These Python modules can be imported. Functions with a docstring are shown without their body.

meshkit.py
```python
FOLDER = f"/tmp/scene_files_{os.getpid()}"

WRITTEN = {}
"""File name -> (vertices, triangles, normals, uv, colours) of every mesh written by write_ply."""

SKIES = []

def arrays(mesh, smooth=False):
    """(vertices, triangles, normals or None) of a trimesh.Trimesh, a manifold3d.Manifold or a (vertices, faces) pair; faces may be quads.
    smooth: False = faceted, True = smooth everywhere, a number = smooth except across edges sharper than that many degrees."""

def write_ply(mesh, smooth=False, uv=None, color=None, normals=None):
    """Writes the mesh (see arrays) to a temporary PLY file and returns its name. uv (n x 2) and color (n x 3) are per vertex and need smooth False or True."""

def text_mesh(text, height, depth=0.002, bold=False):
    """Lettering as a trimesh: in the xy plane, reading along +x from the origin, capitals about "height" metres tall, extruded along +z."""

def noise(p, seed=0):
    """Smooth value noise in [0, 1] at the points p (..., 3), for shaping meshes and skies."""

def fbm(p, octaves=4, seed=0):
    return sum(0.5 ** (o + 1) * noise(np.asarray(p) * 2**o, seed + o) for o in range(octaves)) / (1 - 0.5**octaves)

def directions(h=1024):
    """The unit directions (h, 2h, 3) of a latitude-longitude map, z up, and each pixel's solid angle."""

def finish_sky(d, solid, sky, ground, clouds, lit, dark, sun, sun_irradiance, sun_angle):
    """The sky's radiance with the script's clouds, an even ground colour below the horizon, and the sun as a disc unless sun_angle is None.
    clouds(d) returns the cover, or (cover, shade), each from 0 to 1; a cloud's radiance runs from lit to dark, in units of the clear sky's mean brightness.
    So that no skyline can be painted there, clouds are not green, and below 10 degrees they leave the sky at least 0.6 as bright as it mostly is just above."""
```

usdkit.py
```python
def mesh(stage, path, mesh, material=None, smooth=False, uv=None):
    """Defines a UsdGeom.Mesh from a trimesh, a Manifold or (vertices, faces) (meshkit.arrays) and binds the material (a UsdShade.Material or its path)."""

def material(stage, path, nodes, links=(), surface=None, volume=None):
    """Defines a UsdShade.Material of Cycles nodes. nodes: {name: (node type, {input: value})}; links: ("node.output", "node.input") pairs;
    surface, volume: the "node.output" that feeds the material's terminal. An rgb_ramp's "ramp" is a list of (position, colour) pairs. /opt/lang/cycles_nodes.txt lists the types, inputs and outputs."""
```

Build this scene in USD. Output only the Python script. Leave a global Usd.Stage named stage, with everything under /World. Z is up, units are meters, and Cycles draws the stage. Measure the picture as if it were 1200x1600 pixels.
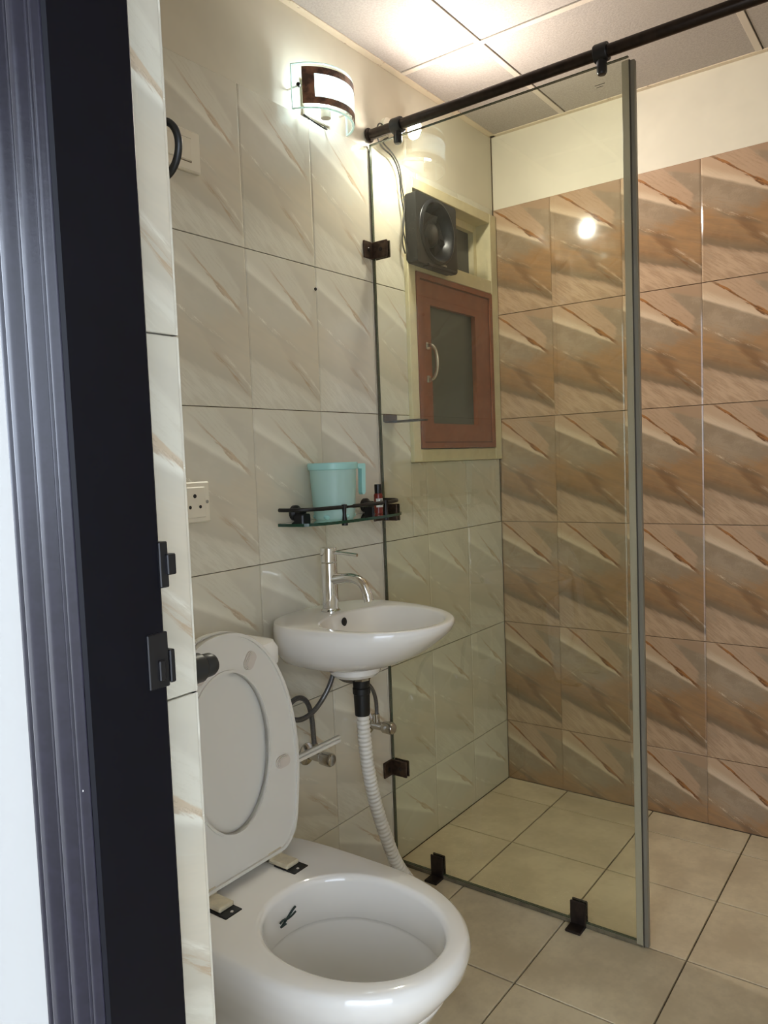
import math, sys
import numpy as np, trimesh, manifold3d as m3, shapely
from shapely.geometry import Polygon, box as sbox
from pxr import Usd, UsdGeom, UsdLux, UsdShade, Sdf, Gf, Vt
sys.path.insert(0, '/opt/lang')
import usdkit, meshkit

stage = Usd.Stage.CreateInMemory()
UsdGeom.SetStageUpAxis(stage, UsdGeom.Tokens.z)
UsdGeom.SetStageMetersPerUnit(stage, 1.0)
UsdGeom.Xform.Define(stage, '/World')
UsdGeom.Scope.Define(stage, '/World/Looks')

# ---------------------------------------------------------------- camera, light, exposure
EXPOSURE = 0.14
CAM = np.array([-2.545, -1.342, 1.210])
YAW, PITCH, ROLL, FPX = 0.6369, -0.0656, -0.0383, 1203.6
fwd = np.array([math.cos(PITCH) * math.cos(YAW), math.cos(PITCH) * math.sin(YAW), math.sin(PITCH)])
r0 = np.cross(fwd, [0, 0, 1]); r0 /= np.linalg.norm(r0); u0 = np.cross(r0, fwd)
right = r0 * math.cos(ROLL) + u0 * math.sin(ROLL)
up = u0 * math.cos(ROLL) - r0 * math.sin(ROLL)
cam = UsdGeom.Camera.Define(stage, '/World/camera')
cam.AddTransformOp().Set(Gf.Matrix4d(*right, 0, *up, 0, *(-fwd), 0, *CAM, 1))
cam.CreateHorizontalApertureAttr(36.0)
cam.CreateVerticalApertureAttr(48.0)
cam.CreateFocalLengthAttr(36.0 * FPX / 1200)
cam.CreateClippingRangeAttr(Gf.Vec2f(0.02, 100))
cam.CreateExposureAttr(EXPOSURE)

DAY = 1.75            # daylight outside the door (bluish, overcast)
dome = UsdLux.DomeLight.Define(stage, '/World/daylight')
dome.CreateIntensityAttr(DAY)
dome.CreateColorAttr(Gf.Vec3f(0.76, 0.865, 1.02))
BULB = 1360.0          # radiance of the bare bulb on the shower side
SCONCE = 75.0         # radiance of the tube in the wall sconce


# ---------------------------------------------------------------- helpers: materials
def srgb(r, g, b):
    c = np.array([r, g, b]) / 255.0
    return tuple(np.where(c <= 0.04045, c / 12.92, ((c + 0.055) / 1.055) ** 2.4))


class Gr:
    """a small builder of Cycles node graphs"""
    def __init__(s):
        s.n, s.l, s.k = {}, [], 0

    def node(s, kind, out, links=None, **vals):
        s.k += 1
        name = f'n{s.k}'
        const = {}
        for a, v in {**vals, **(links or {})}.items():
            if isinstance(v, Ex):
                s.l.append((v.o, f'{name}.{a}'))
            else:
                const[a] = v
        s.n[name] = (kind, const)
        return Ex(s, f'{name}.{out}')

    def math(s, t, a, b=0.0, c=0.0):
        return s.node('math', 'value', math_type=t, value1=a, value2=b, value3=c)

    def smooth(s, x, lo, hi, a=0.0, b=1.0):
        return s.node('map_range', 'result', range_type='smoothstep', value=x, from_min=lo, from_max=hi, to_min=a, to_max=b, clamp=True)

    def mixc(s, f, a, b):
        return s.node('mix', 'color', mix_type='mix', fac=f, color1=a, color2=b)

    def noise(s, vec, scale=1.0, detail=2.0, rough=0.5, dist=0.0):
        return s.node('noise_texture', 'fac', vector=vec, scale=float(scale), detail=float(detail), roughness=float(rough), distortion=float(dist))

    def vec(s, x, y, z=0.0):
        return s.node('combine_xyz', 'vector', x=x, y=y, z=z)

    def make(s, name, surface):
        return usdkit.material(stage, f'/World/Looks/{name}', s.n, s.l, surface=surface.o)

    def uv(s):
        t = s.node('texture_coordinate', 'UV')
        x = s.node('separate_xyz', 'x', vector=t)
        return x, Ex(s, x.o.split('.')[0] + '.y')

    def pos(s):
        return s.node('geometry', 'position')

    def obj(s):
        return s.node('texture_coordinate', 'object')

    def rnd(s):
        return s.node('object_info', 'random')

    def bump(s, h, strength=0.3, dist=0.002):
        return s.node('bump', 'normal', height=h, strength=float(strength), distance=float(dist))


class Ex:
    def __init__(s, g, o): s.g, s.o = g, o
    def __add__(s, b): return s.g.math('add', s, b)
    def __radd__(s, b): return s.g.math('add', b, s)
    def __sub__(s, b): return s.g.math('subtract', s, b)
    def __rsub__(s, b): return s.g.math('subtract', b, s)
    def __mul__(s, b): return s.g.math('multiply', s, b)
    def __rmul__(s, b): return s.g.math('multiply', b, s)


def simple(name, col, rough=0.4, metal=0.0, spec=0.5, noise_amt=0.0, noise_scale=30.0, bump=0.0, bump_scale=200.0, coat=0.0, var=None, **kw):
    g = Gr()
    base = col
    if noise_amt:
        n = g.noise(g.obj(), noise_scale, 4, 0.6)
        dark = var if var is not None else tuple(c * (1 - noise_amt) for c in col)
        base = g.mixc(g.smooth(n, 0.35, 0.65), dark, col)
    args = dict(base_color=base, roughness=rough, metallic=metal, specular_ior_level=spec, coat_weight=coat, **kw)
    if bump:
        args['normal'] = g.bump(g.noise(g.obj(), bump_scale, 3, 0.6), bump, 0.001)
    return g.make(name, g.node('principled_bsdf', 'BSDF', **args))


def tile_material(name, P, rough=0.075):
    """glazed wall tile with a printed slanting stone figure; u to the right, v down, one tile = unit square"""
    g = Gr()
    u, vv = g.uv()
    v0 = 1.0 - vv
    sm, mx = g.smooth, g.mixc
    # noises: along the steep slant (n1 n2), along the gentle slant of the brown body (n5 n6), grain (n3), blotches (n4)
    sx, sy = u + v0 * 0.55, v0 * 1.5 - u * 0.78
    n1 = g.noise(g.vec(sx * 3.0, sy * 9.0, 3.7), 1.0, 4, 0.6) - 0.5
    n2 = g.noise(g.vec(sx * 5.0, sy * 36.0, 9.1), 1.0, 4, 0.65) - 0.5
    n3 = g.noise(g.vec(u * 60.0, v0 * 90.0, 1.0), 1.0, 3, 0.7) - 0.5
    n4 = g.noise(g.vec(u * 4.0 + 20.0, v0 * 6.5, 5.0), 1.0, 4, 0.6) - 0.5
    tx, ty = u + v0 * 0.2, v0 * 1.5 - u * 0.36
    n5 = g.noise(g.vec(tx * 2.2, ty * 15.0, 6.0), 1.0, 5, 0.62) - 0.5
    n6 = g.noise(g.vec(tx * 3.0, ty * 42.0, 2.0), 1.0, 4, 0.65) - 0.5
    v = v0 + n1 * 0.05 + n2 * 0.03
    S = P.get('soft', 1.0)
    # brown body below the grey lens
    fleck = u * 0.34 + 0.37
    top = g.mixc(sm(u + n4 * 0.5 + n1 * 0.4, 0.30, 0.80), g.vec(fleck, fleck, fleck), (0.40, 0.40, 0.40))
    top = g.node('rgb_to_bw', 'val', color=top)
    body = sm(v0 - top + n5 * 0.16 + n4 * 0.08, -0.09, 0.11)
    lens_c = mx(sm(n4 + n3 * 0.3, -0.12, 0.16), P['greyd'], P['grey'])
    lens_c = mx(sm(n5, 0.02, 0.3) * 0.5, lens_c, P['brown'])
    bc = mx(sm(n5 + n4 * 0.5, -0.16, 0.16), P['brown'], P['orange'])
    bc = mx(sm(n6 - n4 * 0.3, 0.05, 0.26) * 0.55, bc, P['pinkd'])
    bc = mx(sm(v0 - u * 0.25 + n5 * 0.3 - n4 * 0.2, 0.50, 0.72) * 0.75, bc, P['umber'])
    bc = mx(sm(n6, -0.08, -0.26) * 0.5, bc, P['umber'])
    col = mx(body, lens_c, bc)
    # flecks and a thin greenish line with a white crest
    d = v0 - fleck + n1 * 0.06 + n2 * 0.02
    fl = sm(d, -0.022, -0.004) * sm(d, 0.014, -0.002) * sm(n2 + n3 * 0.5, -0.02, 0.12) * sm(u, 0.72, 0.50)
    ln = sm(d, 0.0, 0.012) * sm(d, 0.040, 0.012) * sm(u, 0.14, 0.3) * sm(u, 0.80, 0.6)
    col = mx(ln * 0.55, col, P['green'])
    col = mx(fl * 0.85, col, P['white'])
    # lower light feather
    e = v - (u * 0.24 + 0.685) + n5 * 0.05
    feather = sm(e, -0.012 * S, 0.030 * S)
    edge = sm(e, -0.075 * S, -0.015) * sm(e, 0.012 * S, -0.006)
    col = mx(edge * 0.6, col, P['green'])
    fc = mx(sm(n2 * 0.8 + n1 * 0.7 + n4 * 0.2, -0.14, 0.14), P['pinkd'], P['pink'])
    fc = mx(sm(n2 - n1 * 0.4, 0.08, 0.22) * 0.6, fc, P['orange'])
    fc = mx(sm(n2 + n3 * 0.3, 0.16, 0.28) * 0.8, fc, P['white'])
    fc = mx(sm(e + n2 * 0.05, 0.05, 0.0) * 0.55, fc, P['white'])
    fc = mx(sm(n4 * 1.0 - n1 * 0.5, 0.05, 0.2) * 0.35, fc, P['grey'])
    col = mx(feather, col, fc)
    # brown tongue and dark streak that run into the vein of the next tile below
    q = v0 - (0.60 * u + 0.345) + n1 * 0.10 + n2 * 0.03
    wd = sm(u, 0.45, 0.66) * sm(u, 1.06, 0.8)
    st = sm(q, -0.055, -0.018) * sm(q, 0.016, -0.012) * wd
    st2 = sm(q, -0.088, -0.066) * sm(q, -0.045, -0.062) * sm(u, 0.62, 0.74) * sm(n2, -0.14, 0.05)
    tong = sm(q, -0.16, -0.06) * sm(q, -0.01, -0.05) * sm(u, 0.30, 0.5) * sm(u, 0.80, 0.62)
    col = mx(tong * 0.7, col, P['umber'])
    col = mx(st * 0.62, col, mx(sm(n2, -0.1, 0.12), P['vein'], P['green']))
    col = mx(st2 * 0.5, col, P['white'])
    # upper wedge: pink leaf, vein, white wedge
    w1 = u * 0.31 + 0.128 + n1 * 0.02
    ve = 0.51 * (u - 0.12) + n1 * 0.03
    lf = 0.72 * (u - 0.53) + n1 * 0.02
    tip = sm(u + n2 * 0.06 + n1 * 0.1, 0.93, 0.87)
    a1 = sm(v0 - w1 + n2 * 0.012, 0.010 * S, -0.006 * S)
    white = a1 * sm(v0 - ve, -0.006, 0.006)
    leaf = sm(v0 - ve, 0.006, -0.004) * sm(v0 - lf + n2 * 0.03, -0.008 * S, 0.008 * S) * tip
    outside = sm(v0 - lf + n2 * 0.03, 0.008 * S, -0.008 * S) * sm(u, 0.5, 0.53)
    lens = sm(v0 - (0.045 + 0.20 * (u - 0.62)) + n1 * 0.03, 0.008 * S, -0.008 * S)
    oc = mx(sm(n4 + n3 * 0.3, -0.1, 0.16), P['greyd'], P['grey'])
    oc = mx(lens, oc, P['pinkd'])
    col = mx(outside, col, oc)
    wc = mx(sm(v0 - w1 + n2 * 0.05, -0.09, -0.005), P['pink'], P['white'])
    col = mx(white * tip * P.get('wedge', 1.0), col, wc)
    lc = mx(sm(n2 + n3 * 0.3 + n4 * 0.2, -0.05, 0.25), P['leaf'], P['pinkd'])
    col = mx(leaf, col, lc)
    vw = 0.004 + sm(n1 + n4 * 0.5, -0.2, 0.25) * 0.020
    dv = g.math('absolute', v0 - ve + n2 * 0.04)
    vein = sm(dv - vw, 0.008, -0.005) * sm(u, P.get('v0', 0.02), P.get('v0', 0.02) + 0.22) * sm(u, 0.97, 0.84)
    col = mx(vein * P['veinw'], col, mx(sm(n2 + n3 * 0.4, -0.04, 0.1), P['vein'], P['veinb']))
    # speckle and tone per tile
    col = mx(sm(n3, 0.02, 0.3) * 0.16, col, P['greyd'])
    col = g.node('hsv', 'color', hue=0.5, saturation=P.get('sat', 1.0), value=g.rnd() * 0.05 + P.get('val', 1.0), fac=1.0, color=col)
    wob = g.bump(g.noise(g.pos(), 9.0, 2, 0.5), 0.05, 0.004)
    s = g.node('principled_bsdf', 'BSDF', base_color=col, roughness=rough, specular_ior_level=0.5, normal=wob)
    return g.make(name, s)


# ---------------------------------------------------------------- helpers: meshes
class MB:
    def __init__(s): s.m = []
    def add(s, m):
        if hasattr(m, 'to_mesh'):
            q = m.to_mesh(); m = trimesh.Trimesh(q.vert_properties[:, :3], q.tri_verts, process=False)
        s.m.append(m); return s
    def mesh(s): return trimesh.util.concatenate(s.m)


def cbox(lo, hi, c=0.0015):
    """box with chamfered edges"""
    lo, hi = np.array(lo, float), np.array(hi, float)
    lo, hi = np.minimum(lo, hi), np.maximum(lo, hi)
    c = min(c, 0.49 * (hi - lo).min())
    p = []
    for sx in (0, 1):
        for sy in (0, 1):
            for sz in (0, 1):
                b = np.array([(lo, hi)[s][i] for i, s in enumerate((sx, sy, sz))])
                ins = np.array([c if s == 0 else -c for s in (sx, sy, sz)])
                for k in range(3):
                    q = b + ins; q[k] = b[k]; p.append(q)
    return trimesh.convex.convex_hull(np.array(p))


def lathe(profile, n=32, center=(0, 0, 0), axis='z'):
    """profile: (radius, height) pairs; closed when it starts and ends on the axis"""
    v, f = [], []
    pr = np.array(profile, float)
    a = np.linspace(0, 2 * np.pi, n, endpoint=False)
    m = len(pr)
    for r_, h_ in pr:
        v += [(r_ * math.cos(t), r_ * math.sin(t), h_) for t in a]
    for i in range(m - 1):
        for j in range(n):
            k = (j + 1) % n
            q = [i * n + j, i * n + k, (i + 1) * n + k, (i + 1) * n + j]
            f += [q[:3], [q[0], q[2], q[3]]]
    t = trimesh.Trimesh(np.array(v), np.array(f), process=False)
    t.merge_vertices()
    t.update_faces(t.nondegenerate_faces())
    if axis == 'y':      # profile height runs towards -y
        t.apply_transform([[1, 0, 0, 0], [0, 0, -1, 0], [0, 1, 0, 0], [0, 0, 0, 1]])
    if axis == 'x':
        t.apply_transform([[0, 0, 1, 0], [1, 0, 0, 0], [0, 1, 0, 0], [0, 0, 0, 1]])
    t.apply_translation(center)
    t.fix_normals()
    return t


def smooth_path(pts, n=40):
    from scipy.interpolate import make_interp_spline
    pts = np.array(pts, float)
    d = np.r_[0, np.cumsum(np.linalg.norm(np.diff(pts, axis=0), axis=1) ** 0.6)]
    sp = make_interp_spline(d, pts, k=min(3, len(pts) - 1))
    q = sp(np.linspace(0, d[-1], 400))
    L = np.r_[0, np.cumsum(np.linalg.norm(np.diff(q, axis=0), axis=1))]
    return np.stack([np.interp(np.linspace(0, L[-1], n), L, q[:, k]) for k in range(3)], 1)


def tube(path, r, n=12, closed=False, squash=None):
    path = np.array(path, float)
    m = len(path)
    rr = np.full(m, r) if np.ndim(r) == 0 else np.array(r)
    T = (np.roll(path, -1, 0) - np.roll(path, 1, 0)) if closed else np.gradient(path, axis=0)
    T /= np.linalg.norm(T, axis=1, keepdims=True)
    nrm = np.cross(T[0], [0, 0, 1.0])
    if np.linalg.norm(nrm) < 1e-3: nrm = np.cross(T[0], [1.0, 0, 0])
    v, f = [], []
    for i in range(m):
        nrm = nrm - T[i] * (nrm @ T[i]); nrm /= np.linalg.norm(nrm)
        b = np.cross(T[i], nrm)
        for j in range(n):
            a = 2 * np.pi * j / n
            v.append(path[i] + rr[i] * (math.cos(a) * nrm + math.sin(a) * b))
    for i in range(m if closed else m - 1):
        for j in range(n):
            k = (j + 1) % n; i2 = (i + 1) % m
            f += [[i * n + j, i2 * n + k, i * n + k], [i * n + j, i2 * n + j, i2 * n + k]]
    if not closed:
        a, b = len(v), len(v) + 1
        v += [path[0], path[-1]]
        for j in range(n):
            k = (j + 1) % n
            f += [[a, j, k], [b, (m - 1) * n + k, (m - 1) * n + j]]
    t = trimesh.Trimesh(np.array(v), np.array(f), process=False)
    t.fix_normals()
    return t


def loft(rings, cap0=True, cap1=True):
    """rings: list of (n,3) arrays of one length, closed loops"""
    n = len(rings[0]); v = np.vstack(rings); f = []
    for i in range(len(rings) - 1):
        for j in range(n):
            k = (j + 1) % n
            f += [[i * n + j, i * n + k, (i + 1) * n + k], [i * n + j, (i + 1) * n + k, (i + 1) * n + j]]
    v = list(v)
    for on, i in ((cap0, 0), (cap1, len(rings) - 1)):
        if on:
            c = len(v); v.append(np.mean(rings[i], 0))
            for j in range(n):
                k = (j + 1) % n
                f.append([c, i * n + k, i * n + j] if i == 0 else [c, i * n + j, i * n + k])
    t = trimesh.Trimesh(np.array(v), np.array(f), process=False)
    t.fix_normals()
    return t


def cyl(p0, p1, r, n=20, ch=0.0008):
    p0, p1 = np.array(p0, float), np.array(p1, float)
    L = np.linalg.norm(p1 - p0)
    t = lathe([(0, 0), (r - ch, 0), (r, ch), (r, L - ch), (r - ch, L), (0, L)], n)
    t.apply_transform(trimesh.geometry.align_vectors([0, 0, 1], (p1 - p0) / L))
    t.apply_translation(p0)
    return t


def extrude(poly, d):
    parts = [trimesh.creation.extrude_polygon(g, d, engine='earcut') for g in getattr(poly, 'geoms', [poly])]
    return trimesh.util.concatenate(parts)


def plane_map(t, o, ex, ey, ez):
    m = np.eye(4); m[:3, 0], m[:3, 1], m[:3, 2], m[:3, 3] = ex, ey, ez, o
    t.apply_transform(m); t.fix_normals(); return t


def superell(a, bf, bb, nf=2.2, nb=4.0, m=72, x0=0.0, yc=0.0, z=0.0):
    """closed outline; front half (towards -y) of depth bf, back half of depth bb"""
    t = np.linspace(0, 2 * np.pi, m, endpoint=False)
    c, s = np.cos(t), np.sin(t)
    nn = np.where(s < 0, nf, nb); b = np.where(s < 0, bf, bb)
    x = a * np.sign(c) * np.abs(c) ** (2 / nn); y = b * np.sign(s) * np.abs(s) ** (2 / nn)
    return np.stack([x0 + x, yc + y, np.full(m, z)], 1)


# ---------------------------------------------------------------- helpers: scene tree
_names = {}


def numbered(parent, name):
    k = _names.get((parent, name), 0); _names[(parent, name)] = k + 1
    return name if k == 0 else f'{name}_{k:03d}'


def obj(name, mesh, mat, parent=None, smooth=35, uv=None, kind=None, label=None):
    base = '/World' if parent is None else str(parent.GetPath())
    path = f'{base}/{numbered(base, name)}'
    if isinstance(mesh, MB): mesh = mesh.mesh()
    m = usdkit.mesh(stage, path, mesh, mat, smooth=False if uv is not None else smooth, uv=uv).GetPrim()
    if kind: m.SetCustomDataByKey('kind', kind)
    if label: m.SetCustomDataByKey('label', label)
    return m


def thing(name, label, cat, group=None, kind=None, loc=(0, 0, 0)):
    path = f'/World/{numbered("/World", name)}'
    x = UsdGeom.Xform.Define(stage, path)
    x.AddTranslateOp().Set(Gf.Vec3d(*map(float, loc)))
    p = x.GetPrim()
    tag(p, label, cat, group, kind)
    return p


def tag(p, label=None, cat=None, group=None, kind=None):
    for k, v in (('label', label), ('category', cat), ('group', group), ('kind', kind)):
        if v: p.SetCustomDataByKey(k, v)
    return p


def struct(name, label=None, cat=None):
    path = f'/World/{numbered("/World", name)}'
    return tag(UsdGeom.Xform.Define(stage, path).GetPrim(), label, cat, None, 'structure')


# ---------------------------------------------------------------- materials
A_PAL = dict(grey=srgb(203, 198, 182), greyd=srgb(199, 194, 178), brown=srgb(199, 191, 172), orange=srgb(203, 194, 174), umber=srgb(194, 185, 167),
             pink=srgb(212, 208, 192), pinkd=srgb(203, 198, 181), leaf=srgb(209, 205, 189), white=srgb(229, 226, 211), vein=srgb(170, 141, 106),
             veinb=srgb(196, 170, 136), green=srgb(190, 185, 168), veinw=0.6, val=1.09, soft=2.2, v0=0.25, wedge=0.8)
B_PAL = dict(grey=srgb(163, 142, 118), greyd=srgb(149, 129, 106), brown=srgb(147, 116, 85), orange=srgb(162, 125, 88), umber=srgb(120, 90, 64),
             pink=srgb(186, 157, 128), pinkd=srgb(166, 137, 110), leaf=srgb(180, 150, 122), white=srgb(206, 182, 154), vein=srgb(112, 76, 46),
             veinb=srgb(158, 106, 60), green=srgb(124, 110, 90), veinw=0.95, val=0.97, soft=1.5)
M = {}
M['tile_grey'] = tile_material('tile_grey', A_PAL)
M['tile_brown'] = tile_material('tile_brown', B_PAL)
M['grout_wall'] = simple('grout_wall', srgb(132, 116, 96), 0.8)
M['grout_floor'] = simple('grout_floor', srgb(96, 84, 66), 0.85)
M['plaster'] = simple('plaster', srgb(219, 211, 191), 0.62, noise_amt=0.06, noise_scale=5, bump=0.12, bump_scale=60)
M['outer_paint'] = simple('outer_paint', srgb(154, 152, 147), 0.6, bump=0.08, bump_scale=120)
M['hall_floor'] = simple('hall_floor', srgb(170, 164, 156), 0.35)


def floor_mat():
    g = Gr()
    p = g.pos()
    n = g.noise(p, 5.0, 5, 0.62) - 0.5
    n2 = g.noise(p, 46.0, 4, 0.7) - 0.5
    col = g.mixc(g.smooth(n + n2 * 0.25, -0.16, 0.2), srgb(194, 177, 144), srgb(219, 203, 168))
    col = g.mixc(g.smooth(n2, 0.05, 0.3) * 0.35, col, srgb(176, 158, 132))
    col = g.node('hsv', 'color', hue=0.5, saturation=0.95, value=g.rnd() * 0.08 + 0.95, fac=1.0, color=col)
    b = g.bump(n2, 0.12, 0.001)
    return g.make('tile_floor', g.node('principled_bsdf', 'BSDF', base_color=col, roughness=0.42, normal=b))


M['tile_floor'] = floor_mat()


def ceiling_mat():
    g = Gr()
    n = g.noise(g.pos(), 170.0, 3, 0.7)
    n2 = g.noise(g.pos(), 3.0, 2, 0.5)
    col = g.mixc(g.smooth(n, 0.35, 0.65), srgb(166, 157, 148), srgb(178, 169, 160))
    col = g.mixc(g.smooth(n2, 0.5, 0.7) * 0.25, col, srgb(176, 165, 150))
    return g.make('ceiling_board', g.node('principled_bsdf', 'BSDF', base_color=col, roughness=0.75, normal=g.bump(n, 0.35, 0.0015)))


M['ceiling_board'] = ceiling_mat()


def trim_mat():
    g = Gr()
    n = g.noise(g.pos(), 14.0, 5, 0.7)
    n2 = g.noise(g.pos(), 60.0, 3, 0.6)
    f = g.smooth(n + (n2 - 0.5) * 0.3, 0.60, 0.70)
    col = g.mixc(f * 0.8, srgb(214, 198, 172), srgb(128, 88, 56))
    return g.make('ceiling_trim', g.node('principled_bsdf', 'BSDF', base_color=col, roughness=0.55))


M['ceiling_trim'] = trim_mat()
M['ceiling_grid'] = simple('ceiling_grid', srgb(206, 194, 178), 0.5)
M['joint_dark'] = simple('joint_dark', srgb(60, 48, 38), 0.8)
M['black_paint'] = simple('black_paint', srgb(29, 26, 38), 0.24, spec=0.35, noise_amt=0.25, noise_scale=60, bump=0.10, bump_scale=160)
M['jamb_black'] = simple('jamb_black', srgb(8, 8, 17), 0.45, spec=0.2, noise_amt=0.2, noise_scale=40)
M['black_metal'] = simple('black_metal', srgb(26, 25, 27), 0.35, 0.2)
M['black_plastic'] = simple('black_plastic', srgb(30, 32, 32), 0.38)
M['fan_plastic'] = simple('fan_plastic', srgb(24, 24, 24), 0.42, spec=0.25)
M['fan_plastic_dark'] = simple('fan_plastic_dark', srgb(15, 16, 18), 0.35, spec=0.25)
M['fan_hub'] = simple('fan_hub', srgb(48, 45, 41), 0.33, spec=0.3)
M['rod_dark'] = simple('rod_dark', srgb(52, 42, 36), 0.28, 0.6, noise_amt=0.3, noise_scale=50)
M['bronze'] = simple('bronze', srgb(84, 66, 54), 0.4, 0.55, noise_amt=0.45, noise_scale=70, bump=0.15, bump_scale=150)
M['bronze_dark'] = simple('bronze_dark', srgb(46, 36, 31), 0.4, 0.4, noise_amt=0.4, noise_scale=70)
M['chrome'] = simple('chrome', (0.78, 0.78, 0.78), 0.06, 1.0)
M['chrome_worn'] = simple('chrome_worn', (0.55, 0.53, 0.50), 0.16, 1.0)
M['steel_hose'] = simple('steel_hose', srgb(120, 120, 120), 0.32, 0.7, noise_amt=0.3, noise_scale=400)
M['porcelain'] = simple('porcelain', srgb(236, 233, 227), 0.07, spec=0.6, coat=0.3)
M['seat_plastic'] = simple('seat_plastic', srgb(220, 216, 206), 0.3)
M['bumper'] = simple('bumper', srgb(206, 196, 184), 0.45)
M['hinge_cream'] = simple('hinge_cream', srgb(206, 194, 166), 0.4, noise_amt=0.15, noise_scale=60)
M['gasket_black'] = simple('gasket_black', srgb(14, 14, 15), 0.5)
M['logo'] = simple('logo', srgb(40, 58, 56), 0.3)
M['window_cream'] = simple('window_cream', srgb(214, 202, 164), 0.5, noise_amt=0.10, noise_scale=18, bump=0.1, bump_scale=90)
M['sash_brown'] = simple('sash_brown', srgb(138, 78, 48), 0.42, noise_amt=0.16, noise_scale=22)
M['sash_groove'] = simple('sash_groove', srgb(88, 46, 28), 0.6)
M['frost_dark'] = simple('frost_dark', srgb(70, 76, 66), 0.33, spec=0.5, noise_amt=0.1, noise_scale=120, bump=0.25, bump_scale=240)
M['vent_dark'] = simple('vent_dark', srgb(58, 58, 54), 0.4)
M['plate_white'] = simple('plate_white', srgb(226, 218, 198), 0.35)
M['socket_hole'] = simple('socket_hole', srgb(24, 20, 18), 0.6)
M['label_silver'] = simple('label_silver', srgb(160, 158, 150), 0.4, 0.5)
M['hose_white'] = simple('hose_white', srgb(224, 220, 210), 0.38)
M['red_washer'] = simple('red_washer', srgb(150, 40, 26), 0.5)
M['cable_grey'] = simple('cable_grey', srgb(62, 60, 56), 0.5)
M['bottle_red'] = simple('bottle_red', srgb(128, 42, 34), 0.3)
M['bottle_cap'] = simple('bottle_cap', srgb(16, 14, 15), 0.35)
M['bottle_label'] = simple('bottle_label', srgb(224, 222, 218), 0.5)
M['bottle_ink'] = simple('bottle_ink', srgb(60, 50, 48), 0.5)
M['water'] = simple('water', srgb(196, 196, 190), 0.03, spec=0.5)
M['seal_grey'] = simple('seal_grey', srgb(132, 128, 116), 0.25, 0.4)
M['seal_dark'] = simple('seal_dark', srgb(58, 52, 42), 0.4)
M['fleck_white'] = simple('fleck_white', srgb(235, 235, 235), 0.4)
M['silicone'] = simple('silicone', srgb(104, 95, 74), 0.5, noise_amt=0.4, noise_scale=30)


def glass_mat(name, tint, rough=0.0, ior=1.5, dirt=0.0):
    g = Gr()
    # a thin sheet: reflect at the side the ray meets first, pass straight through the other
    fr = g.node('fresnel', 'fac', IOR=ior) * 1.7 * (1.0 - g.node('geometry', 'backfacing'))
    tr = g.node('transparent_bsdf', 'BSDF', color=tint)
    gl = g.node('glossy_bsdf', 'BSDF', color=(1, 1, 1), roughness=rough)
    s = g.node('mix_closure', 'closure', fac=fr, closure1=tr, closure2=gl)
    if dirt:
        d = g.node('diffuse_bsdf', 'BSDF', color=srgb(190, 186, 160))
        s = g.node('mix_closure', 'closure', fac=dirt, closure1=s, closure2=d)
    return g.make(name, s)


M['pane_glass'] = glass_mat('pane_glass', (0.93, 0.955, 0.90), dirt=0.012)
M['shelf_glass'] = glass_mat('shelf_glass', (0.80, 0.90, 0.84))
M['lamp_glass'] = glass_mat('lamp_glass', (0.93, 0.97, 0.95))
M['pane_edge'] = simple('pane_edge', srgb(58, 70, 54), 0.15)
M['shelf_edge'] = simple('shelf_edge', srgb(18, 62, 46), 0.12)
M['seal_clear'] = simple('seal_clear', srgb(168, 160, 134), 0.2, alpha=0.75)


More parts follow.
